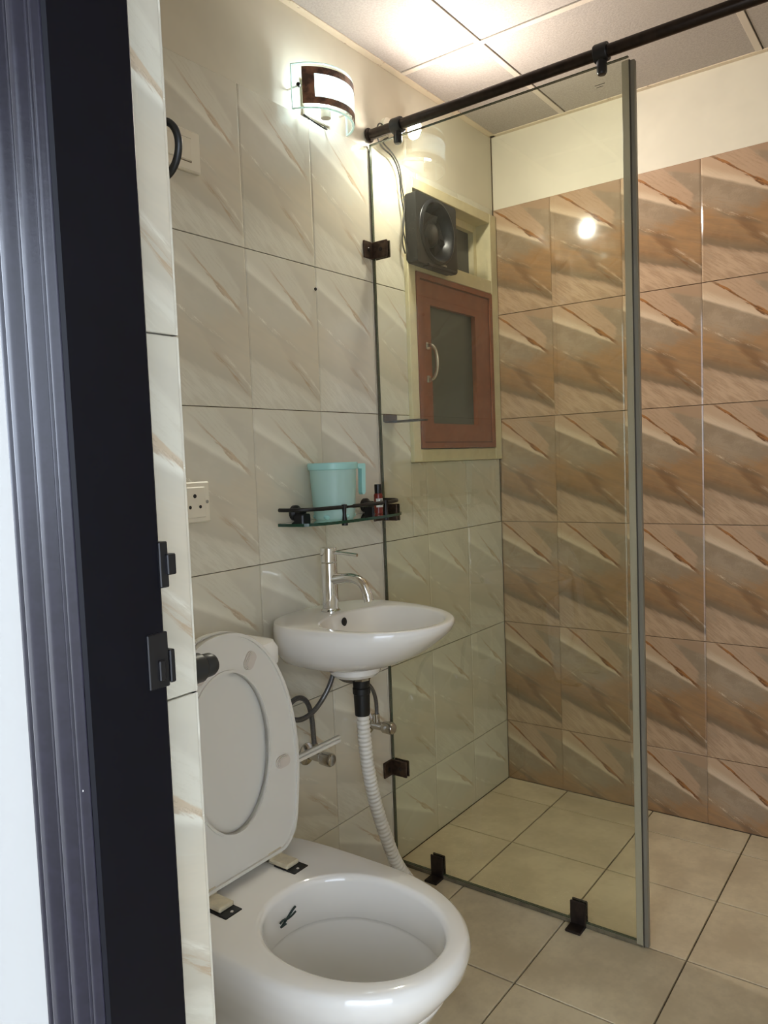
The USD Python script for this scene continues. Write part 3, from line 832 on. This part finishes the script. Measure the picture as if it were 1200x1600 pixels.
# ---------------------------------------------------------------- switch, socket, ring, knob
sw = thing('switch_plate', 'white electrical switch plate high on the grey tile wall beside the doorway', 'switch', loc=(-1.435, 0, 1.895))
obj('plate', cbox((-0.064, -0.012, -0.044), (0.064, 0.001, 0.044), 0.003), M['plate_white'], sw, smooth=False)
obj('rocker', cbox((0.004, -0.0165, -0.024), (0.036, -0.010, 0.024), 0.002), M['plate_white'], sw, smooth=False)
obj('rocker', cbox((-0.036, -0.0165, -0.024), (-0.004, -0.010, 0.024), 0.002), M['plate_white'], sw, smooth=False)
obj('shadow_gap', cbox((0.0025, -0.0124, -0.0258), (0.0375, -0.0118, 0.0258), 0.0001), M['grout_wall'], sw, smooth=False)
so = thing('power_socket', 'cream power socket low on the grey tile wall left of the shelf', 'socket', loc=(-1.440, 0, 1.136))
obj('plate', cbox((-0.046, -0.010, -0.045), (0.046, 0.001, 0.045), 0.003), M['plate_white'], so, smooth=False)
obj('insert', cbox((-0.030, -0.014, -0.034), (0.030, -0.008, 0.034), 0.002), M['plate_white'], so, smooth=False)
hol = MB()
for (hx, hz, hr) in ((0.0, 0.014, 0.0045), (-0.014, -0.010, 0.0038), (0.014, -0.010, 0.0038)):
    hol.add(cyl((hx, -0.0135, hz), (hx, -0.0144, hz), hr, 14, 0.0001))
obj('pin_hole', hol, M['socket_hole'], so)
obj('screw', cyl((0.037, -0.0095, 0.0), (0.037, -0.0115, 0.0), 0.004, 12), M['label_silver'], so)

rg = thing('towel_ring', 'black round ring on the inner edge of the doorway, in front of the switch plate', 'ring', loc=(XD, -0.639, 1.560))
RG = 0.030
obj('ring', tube(np.array([(0.034, RG * math.cos(t), RG * math.sin(t)) for t in np.linspace(0, 2 * np.pi, 48, endpoint=False)]), 0.0042, 10, closed=True), M['black_plastic'], rg, smooth=50)
obj('ring_mount', MB().add(cyl((-0.001, 0, RG), (0.006, 0, RG), 0.016)).add(cyl((0.004, 0, RG), (0.038, 0, RG), 0.006)), M['black_plastic'], rg)
kn = thing('door_stop', 'short black round door stop knob beside the doorway edge, in front of the raised seat', 'door stop', loc=(XD, -0.672, 0.990))
obj('knob_base', lathe([(0, -0.001), (0.0165, -0.001), (0.0165, 0.020), (0.0140, 0.024), (0, 0.024)], 28, (0, 0, 0), 'x'), M['black_plastic'], kn)
obj('knob_cap', lathe([(0, 0.020), (0.0120, 0.020), (0.0135, 0.028), (0.0130, 0.036), (0.0110, 0.040), (0.0085, 0.0395), (0.0080, 0.038), (0, 0.038)], 28, (0, 0, 0), 'x'), M['black_plastic'], kn)

# ---------------------------------------------------------------- glass shelf with mug and bottle
SZ = 1.060
sh = thing('glass_shelf', 'small glass shelf with a black rail, on the grey tile wall above the basin', 'shelf', loc=(-0.968, 0, SZ))
def shelf_outline(hw, d, y0=-0.012, n=60, k=3.2):
    t = np.linspace(0, np.pi, n)
    pts = [(hw * np.sign(math.cos(a)) * abs(math.cos(a)) ** (2 / k), y0 - (d + y0) * abs(math.sin(a)) ** (2 / k)) for a in t]
    return Polygon(pts)
so_ = shelf_outline(0.217, 0.128)
obj('glass_plate', plane_map(extrude(so_, 0.007), (0, 0, 0), (1, 0, 0), (0, 1, 0), (0, 0, 1)), M['shelf_glass'], sh, smooth=30)
rim = so_.buffer(0.0006).difference(so_.buffer(-0.0010))
obj('glass_edge', plane_map(extrude(rim, 0.0074), (0, 0, -0.0002), (1, 0, 0), (0, 1, 0), (0, 0, 1)), M['shelf_edge'], sh, smooth=30)
t = np.linspace(-0.05, np.pi + 0.05, 70)
rp = np.array([(0.213 * np.sign(math.cos(a)) * abs(math.cos(a)) ** (2 / 2.8), -0.014 - 0.106 * max(0, math.sin(a)) ** (2 / 2.8), 0.040) for a in t])
obj('rail', tube(rp, 0.0050, 10), M['black_metal'], sh, smooth=50)
for x in (-0.090, 0.085):
    yy = -0.119
    obj('rail_post', lathe([(0, -0.006), (0.008, -0.006), (0.008, -0.001), (0.006, 0.008), (0.0045, 0.022), (0.0055, 0.036), (0.0075, 0.046), (0, 0.047)], 18, (x, yy, 0)), M['black_metal'], sh)
for x in (-0.145, 0.145):
    b = MB().add(lathe([(0, -0.001), (0.020, -0.001), (0.020, 0.008), (0.013, 0.014), (0.012, 0.03), (0, 0.03)], 24, (x, 0, 0.028), 'y')).add(cbox((x - 0.016, -0.042, -0.006), (x + 0.016, -0.010, 0.026), 0.003))
    obj('wall_bracket', b, M['black_metal'], sh, smooth=30)

mg = thing('plastic_mug', 'turquoise plastic bath mug with a hook handle standing on the glass shelf', 'mug', loc=(-1.036, -0.068, SZ + 0.0072))
prof = [(0, 0.004), (0.040, 0.004), (0.041, 0.0), (0.047, 0.0), (0.051, 0.004), (0.0535, 0.02), (0.0600, 0.130), (0.0625, 0.134), (0.0635, 0.140), (0.0615, 0.143), (0.0590, 0.141), (0.0575, 0.130), (0.0512, 0.02), (0.047, 0.007), (0, 0.007)]
obj('cup', lathe(prof, 56), M['mug_teal'], mg, smooth=45)
obj('rim_band', lathe([(0.0602, 0.126), (0.0632, 0.128), (0.0650, 0.140), (0.0630, 0.1445), (0.0600, 0.1445), (0.0598, 0.135)], 56), M['mug_teal_rim'], mg, smooth=45)
ha = -0.36
hd, hn = np.array([math.cos(ha), math.sin(ha), 0]), np.array([-math.sin(ha), math.cos(ha), 0])
hpoly = Polygon([(0.058, 0.140), (0.080, 0.140), (0.082, 0.136), (0.0795, 0.066), (0.076, 0.060), (0.071, 0.060), (0.0685, 0.066), (0.070, 0.126), (0.060, 0.128)])
obj('handle', plane_map(extrude(hpoly, 0.018), -hn * 0.009, hd, (0, 0, 1), np.cross(hd, [0, 0, 1.0])), M['mug_teal_rim'], mg, smooth=30)
# thicker moulded foot lobes
for k in range(6):
    a = 2 * math.pi * k / 6 + 0.3
    obj('foot_lobe', trimesh.creation.icosphere(2, 0.012).apply_scale((1, 1, 0.75)).apply_translation((0.043 * math.cos(a), 0.043 * math.sin(a), 0.0095)), M['mug_teal_rim'], mg, smooth=True)
bt = thing('toiletry_bottle', 'tiny dark red bottle with a black cap and white label on the shelf right end', 'bottle', loc=(-0.852, -0.072, SZ + 0.0072))
obj('bottle_body', lathe([(0, 0), (0.0105, 0), (0.012, 0.002), (0.012, 0.052), (0.010, 0.056), (0, 0.056)], 28), M['bottle_red'], bt)
obj('cap', lathe([(0, 0.054), (0.0095, 0.054), (0.0098, 0.056), (0.0098, 0.079), (0.009, 0.081), (0, 0.081)], 28), M['bottle_cap'], bt)
tt = np.linspace(math.radians(-175), math.radians(-25), 16)
lab = loft([np.array([(0.0121 * math.cos(a), 0.0121 * math.sin(a), 0.018), (0.0124 * math.cos(a), 0.0124 * math.sin(a), 0.018), (0.0124 * math.cos(a), 0.0124 * math.sin(a), 0.042), (0.0121 * math.cos(a), 0.0121 * math.sin(a), 0.042)]) for a in tt])
obj('bottle_label', lab, M['bottle_label'], bt)
ink = MB()
for zz, (a0, a1) in ((0.036, (-120, -80)), (0.030, (-120, -95)), (0.024, (-120, -80))):
    ta = np.radians(np.linspace(a0, a1, 6))
    ink.add(loft([np.array([(0.0124 * math.cos(a), 0.0124 * math.sin(a), zz), (0.0126 * math.cos(a), 0.0126 * math.sin(a), zz), (0.0126 * math.cos(a), 0.0126 * math.sin(a), zz + 0.0022), (0.0124 * math.cos(a), 0.0124 * math.sin(a), zz + 0.0022)]) for a in ta]))
obj('label_print', ink, M['bottle_ink'], bt)

# ---------------------------------------------------------------- basin and tap
BX, BZ = -1.088, 0.838
bs = thing('wash_basin', 'white ceramic wash basin fixed to the grey tile wall under the glass shelf', 'basin', loc=(BX, 0, BZ))
def bring(a, front, yc, back, z, nf=2.15, nb=3.0):
    return superell(a, yc * -1 * 0 + front, back, nf, nb, 84, 0, yc, z)
YC = -0.135
rings = []
for (s, dz, fr) in ((0.34, -0.124, 0.07), (0.56, -0.119, 0.115), (0.78, -0.102, 0.165), (0.92, -0.078, 0.212), (1.0, -0.050, 0.250), (1.03, -0.028, 0.276), (1.02, -0.012, 0.286), (1.0, -0.003, 0.286), (0.975, 0.0, 0.281)):
    a = 0.192 * s
    rings.append(bring(a, fr, YC, 0.135, dz, 2.15, 2.6 + 2.0 * (1 - s)))
# inner lip and bowl, moved forward to leave a deck for the tap
def iring(a, fr, bk, z): return superell(a, fr, bk, 2.1, 2.3, 84, 0, -0.225, z)
for (a, fr, bk, z) in ((0.155, 0.176, 0.112, -0.001), (0.150, 0.171, 0.106, -0.006), (0.142, 0.164, 0.098, -0.024), (0.126, 0.146, 0.084, -0.056), (0.096, 0.110, 0.066, -0.082), (0.055, 0.062, 0.044, -0.095), (0.022, 0.022, 0.022, -0.098)):
    rings.append(iring(a, fr, bk, z))
bm = loft(rings)
obj('bowl', bm, M['porcelain'], bs, smooth=60)
obj('drain_boss', lathe([(0, -0.152), (0.056, -0.152), (0.064, -0.144), (0.067, -0.100), (0, -0.100)], 40, (0.008, -0.150, 0)), M['porcelain'], bs, smooth=40)
obj('overflow_hole', trimesh.creation.icosphere(2, 0.009).apply_scale((1, 0.5, 1.25)).apply_translation((0.0, -0.1285, -0.022)), M['socket_hole'], bs, smooth=True)
obj('drain_cap', cyl((0, -0.225, -0.0985), (0, -0.225, -0.092), 0.02, 24), M['chrome'], bs)

tp = thing('basin_tap', 'chrome single-lever tap standing on the back of the basin', 'tap', loc=(BX + 0.012, -0.076, BZ - 0.002))
obj('tap_body', lathe([(0, 0), (0.0255, 0), (0.0255, 0.004), (0.0215, 0.007), (0.0205, 0.012), (0.0205, 0.122), (0.019, 0.124), (0, 0.124)], 40), M['chrome'], tp, smooth=40)
obj('tap_head', lathe([(0, 0.1262), (0.0195, 0.1262), (0.0205, 0.128), (0.0205, 0.160), (0.019, 0.1625), (0, 0.1632)], 40), M['chrome'], tp, smooth=40)
sp = smooth_path([(0, -0.012, 0.082), (0.0, -0.05, 0.088), (0.0, -0.080, 0.088), (0.0, -0.104, 0.078), (0.0, -0.116, 0.060), (0.0, -0.120, 0.050)], 40)
obj('spout', tube(sp, np.linspace(0.0135, 0.0115, 40), 22), M['chrome'], tp, smooth=50)
obj('aerator', cyl((0, -0.1190, 0.052), (0, -0.1235, 0.034), 0.0125, 24), M['chrome'], tp)
obj('lever', MB().add(tube(np.array([(0, -0.015, 0.151), (0, -0.05, 0.150), (0, -0.092, 0.147)]), 0.0042, 12)), M['chrome'], tp)

# waste hose
wh = thing('waste_hose', 'white corrugated waste hose with a black connector hanging below the basin', 'hose', loc=(-1.055, -0.148, 0))
obj('red_washer', lathe([(0, 0.680), (0.036, 0.680), (0.039, 0.684), (0.039, 0.689), (0, 0.689)], 32), M['red_washer'], wh)
obj('tail_nut', cyl((0, 0, 0.664), (0, 0, 0.681), 0.024, 8), M['chrome_worn'], wh)
obj('connector', lathe([(0, 0.574), (0.0185, 0.574), (0.0190, 0.580), (0.0205, 0.628), (0.0225, 0.630), (0.0225, 0.644), (0.0205, 0.646), (0.0225, 0.664), (0, 0.666)], 28), M['gasket_black'], wh)
hpts = [(0, 0, 0.592), (0.002, 0.0, 0.55), (0.012, 0.002, 0.46), (0.040, 0.000, 0.325), (0.070, -0.012, 0.215), (0.105, -0.018, 0.135), (0.140, -0.030, 0.075), (0.155, -0.040, 0.035), (0.160, -0.044, 0.002)]
hpth = smooth_path(hpts, 330)
rr = 0.0165 + 0.0013 * np.sin(np.arange(330) * 2 * np.pi / 6.0)
obj('corrugated_hose', tube(hpth, rr, 18), M['hose_white'], wh, smooth=80)

# angle valves and their supply hoses
def valve(loc, label):
    v = thing('angle_valve', label, 'valve', loc=loc)
    obj('rosette', lathe([(0, -0.001), (0.029, -0.001), (0.028, 0.004), (0.018, 0.010), (0, 0.010)], 32, (0, 0, 0), 'y'), M['chrome_worn'], v)
    obj('valve_body', MB().add(cyl((0, -0.006, 0), (0, -0.052, 0), 0.012)).add(cyl((0, -0.030, 0), (0, -0.030, 0.034), 0.009)), M['chrome_worn'], v)
    obj('valve_handle', lathe([(0, 0.050), (0.012, 0.050), (0.0165, 0.056), (0.0175, 0.070), (0.0175, 0.084), (0.014, 0.089), (0, 0.090)], 24, (0, 0, 0), 'y'), M['chrome_worn'], v)
valve((-0.845, 0, 0.462), 'chrome angle valve on the wall right of the waste hose')
valve((-1.110, 0, 0.462), 'chrome angle valve low on the wall between the toilet and the waste hose')
h1 = smooth_path([(-1.055 - 0.02, -0.085, 0.722), (-1.055 - 0.03, -0.075, 0.66), (-1.055 - 0.055, -0.060, 0.610), (-1.055 - 0.100, -0.055, 0.585), (-1.055 - 0.150, -0.052, 0.590), (-1.055 - 0.165, -0.045, 0.610), (-1.055 - 0.13, -0.040, 0.632), (-1.055 - 0.085, -0.036, 0.615), (-1.055 - 0.062, -0.032, 0.560), (-1.110, -0.030, 0.490)], 90)
tag(obj('supply_hose', tube(h1, 0.0065, 12), M['steel_hose'], smooth=60), 'grey braided supply hose looping from the basin to the valve beside the toilet', 'hose')
h2 = smooth_path([(-1.055 + 0.02, -0.06, 0.732), (-1.055 + 0.020, -0.050, 0.68), (-1.055 + 0.05, -0.040, 0.640), (-1.055 + 0.12, -0.036, 0.612), (-1.055 + 0.175, -0.033, 0.590), (-1.055 + 0.205, -0.031, 0.55), (-0.845, -0.030, 0.490)], 60)
tag(obj('supply_hose', tube(h2, 0.0055, 12), M['steel_hose'], smooth=60), 'thin grey supply hose running from the basin to the valve right of the waste hose', 'hose')

# ---------------------------------------------------------------- toilet
TX, TZ = -1.540, 0.400
tl = thing('toilet', 'white ceramic toilet with seat and lid raised against its cistern', 'toilet', loc=(TX, 0, 0))
N = 96
def tring(a, yf, ym, yb, z, nf=2.15, nb=2.9):
    return superell(a, ym - yf, yb - ym, nf, nb, N, 0, ym, z)
rings = [tring(0.112, -0.50, -0.30, -0.06, 0.0, 2.6, 4), tring(0.114, -0.50, -0.30, -0.06, 0.03, 2.6, 4), tring(0.110, -0.50, -0.30, -0.06, 0.10, 2.5, 4), tring(0.122, -0.535, -0.32, -0.06, 0.18, 2.4, 4),
         tring(0.155, -0.615, -0.38, -0.06, 0.255, 2.25, 3.6), tring(0.182, -0.672, -0.42, -0.055, 0.315, 2.15, 3.4), tring(0.195, -0.702, -0.44, -0.05, 0.355, 2.1, 3.4), tring(0.197, -0.709, -0.44, -0.05, 0.380, 2.1, 3.4),
         tring(0.194, -0.705, -0.44, -0.052, 0.393, 2.1, 3.4), tring(0.186, -0.697, -0.44, -0.056, TZ, 2.1, 3.4)]
def ir(a, yf, ym, yb, z): return superell(a, ym - yf, yb - ym, 2.05, 2.1, N, 0, ym, z)
rings += [ir(0.150, -0.678, -0.485, -0.315, TZ + 0.0005), ir(0.143, -0.671, -0.485, -0.322, TZ - 0.003), ir(0.138, -0.666, -0.485, -0.327, TZ - 0.012), ir(0.137, -0.664, -0.485, -0.329, TZ - 0.055), ir(0.136, -0.663, -0.485, -0.330, TZ - 0.082)]
# rim underside, then the bowl itself
rings += [ir(0.141, -0.668, -0.485, -0.325, TZ - 0.086), ir(0.142, -0.668, -0.485, -0.324, TZ - 0.094), ir(0.132, -0.652, -0.483, -0.332, TZ - 0.120), ir(0.105, -0.60, -0.47, -0.345, TZ - 0.170), ir(0.07, -0.53, -0.45, -0.36, TZ - 0.22), ir(0.045, -0.48, -0.43, -0.375, TZ - 0.26)]
obj('bowl', loft(rings), M['porcelain'], tl, smooth=60)
obj('water', lathe([(0, 0), (0.085, 0.0), (0.085, 0.001), (0, 0.001)], 40).apply_scale((1, 1.2, 1)).apply_translation((0, -0.455, TZ - 0.2)), M['water'], tl, smooth=30)
# cistern
cw = 0.198
obj('cistern', loft([superell(cw - 0.02, 0.070, 0.078, 5, 8, 64, 0, -0.084, TZ + 0.0), superell(cw - 0.012, 0.076, 0.08, 5, 8, 64, 0, -0.084, TZ + 0.03), superell(cw, 0.084, 0.08, 5, 8, 64, 0, -0.084, 0.772)]), M['porcelain'], tl, smooth=40)
obj('cistern_lid', loft([superell(cw + 0.001, 0.085, 0.080, 5, 8, 64, 0, -0.084, 0.776), superell(cw + 0.006, 0.090, 0.081, 5, 8, 64, 0, -0.084, 0.782), superell(cw + 0.006, 0.090, 0.081, 5, 8, 64, 0, -0.084, 0.814), superell(cw - 0.002, 0.082, 0.076, 5, 8, 64, 0, -0.084, 0.829), superell(cw - 0.03, 0.056, 0.055, 4, 6, 64, 0, -0.084, 0.836)]), M['porcelain'], tl, smooth=40)
obj('flush_lever', MB().add(cbox((cw - 0.005, -0.128, 0.520), (0.422, -0.119, 0.528), 0.0015)).add(cbox((cw - 0.005, -0.128, 0.532), (0.422, -0.119, 0.537), 0.0015)).add(cbox((cw - 0.005, -0.122, 0.520), (0.422, -0.118, 0.537), 0.001)), M['seat_plastic'], tl, smooth=False)
# raised seat (ring) and lid: outlines in the (x, height) plane, leaning back
def seat_outline(grow=0.0):
    half = np.array([(0.112, 0.0), (0.132, 0.010), (0.152, 0.035), (0.166, 0.085), (0.176, 0.145), (0.180, 0.205), (0.176, 0.265), (0.163, 0.325), (0.139, 0.382), (0.103, 0.430), (0.058, 0.461), (0.020, 0.471), (-0.020, 0.471)])
    q = smooth_path([(x, y, 0) for x, y in half], 90)[:, :2]
    q = q[q[:, 0] > 0.001]
    pts = [tuple(p) for p in q] + [(-p[0], p[1]) for p in q[::-1]]
    p = Polygon(pts).buffer(0)
    return p.buffer(-0.008, quad_segs=12).buffer(0.008 + grow, quad_segs=12)
LX = -0.010
lean = np.array([0, 0.030, 0.470]); lean /= np.linalg.norm(lean)
nrm = np.cross([1, 0, 0], lean)            # faces the room (-y)
base = np.array([LX, -0.219, 0.414])
outer = seat_outline()
hc = [(0.102 * math.cos(a), 0.248 + (0.148 if math.sin(a) > 0 else 0.165) * np.sign(math.sin(a)) * abs(math.sin(a)) ** 0.96) for a in np.linspace(0, 2 * np.pi, 64, endpoint=False)]
hole = Polygon(hc)
def slab(poly, d0, d1, ch=0.003, holes=None):
    """chamfered slab between distances d0..d1 along nrm"""
    t = extrude(poly, d1 - d0 - ch)
    plane_map(t, base + nrm * d0, (1, 0, 0), lean, nrm)
    t2 = extrude(poly.buffer(-ch * 0.7), ch)
    plane_map(t2, base + nrm * (d1 - ch), (1, 0, 0), lean, nrm)
    t3 = extrude(poly.buffer(-ch * 0.3), ch * 0.5)
    plane_map(t3, base + nrm * (d1 - ch), (1, 0, 0), lean, nrm)
    return MB().add(t).add(t2).add(t3)
obj('lid', slab(seat_outline(0.003), -0.016, -0.004), M['seat_plastic'], tl, smooth=30)
ringp = outer.difference(hole)
sr = slab(ringp, 0.0, 0.010, 0.002)
lipo = outer.difference(outer.buffer(-0.006)); lipi = hole.buffer(0.005).difference(hole)
t = extrude(lipo, 0.015); plane_map(t, base, (1, 0, 0), lean, nrm); sr.add(t)
t = extrude(lipi, 0.014); plane_map(t, base, (1, 0, 0), lean, nrm); sr.add(t)
obj('seat', sr, M['seat_plastic'], tl, smooth=30)
for (bx, bh, rot) in ((0.068, 0.406, -0.62), (0.133, 0.178, -0.05), (-0.068, 0.406, 0.62), (-0.133, 0.178, 0.05)):
    cap_ = shapely.LineString([(-0.007, 0), (0.007, 0)]).buffer(0.0125, quad_segs=8)
    if abs(rot) > 0.3: cap_ = shapely.affinity.rotate(cap_, math.degrees(math.pi / 2 + rot), origin=(0, 0))
    cap_ = shapely.affinity.translate(cap_, bx, bh)
    m_ = MB()
    for d0, d1, s_ in ((0.008, 0.014, 0.0), (0.014, 0.017, -0.002), (0.017, 0.0185, -0.004)):
        t = extrude(cap_.buffer(s_), d1 - d0); plane_map(t, base + nrm * d0, (1, 0, 0), lean, nrm); m_.add(t)
    obj('bumper', m_, M['bumper'], tl, smooth=40)
# hinges: cream blocks with a black gasket plate
for s in (-1, 1):
    hx = s * 0.088 + LX
    hb = MB().add(cbox((hx - 0.018, -0.280, TZ + 0.002), (hx + 0.018, -0.218, TZ + 0.012), 0.003)).add(cyl((hx - 0.018, -0.222, TZ + 0.014), (hx + 0.018, -0.222, TZ + 0.014), 0.011, 20))
    hg = obj('hinge', hb, M['hinge_cream'], tl, smooth=30)
    obj('gasket', cbox((hx - 0.020 + 0.002 * s, -0.300, TZ - 0.001), (hx + 0.020 + 0.002 * s, -0.242, TZ + 0.0025), 0.001), M['gasket_black'], hg, smooth=False)
    obj('bolt_head', cyl((hx, -0.292, TZ + 0.0015), (hx, -0.292, TZ + 0.0035), 0.0035, 12), M['chrome'], hg)
# maker's mark: a small dark bird-like flourish on the inner wall of the bowl
mk = MB()
ang = math.radians(88)
def on_wall(s, h):
    """point on the inner rim wall at the back left; s along the wall, h up"""
    a = ang + s / 0.085
    ca, sa = math.cos(a), math.sin(a)
    return np.array([0.1355 * np.sign(ca) * abs(ca) ** 0.97, -0.485 + 0.1545 * np.sign(sa) * abs(sa) ** 0.95, TZ - 0.047 + h])
for st, wd in (([(0.012, -0.011), (0.004, -0.006), (-0.004, 0.003), (-0.012, 0.011)], 0.0022), ([(0.003, -0.004), (-0.004, -0.004), (-0.012, 0.001)], 0.0018), ([(0.013, -0.003), (0.007, -0.001), (0.002, -0.004)], 0.0018), ([(0.010, -0.012), (0.003, -0.012)], 0.0016)):
    mk.add(tube(smooth_path([on_wall(*q) for q in st], 12), wd, 6))
obj('maker_mark', mk, M['logo'], tl, smooth=40)
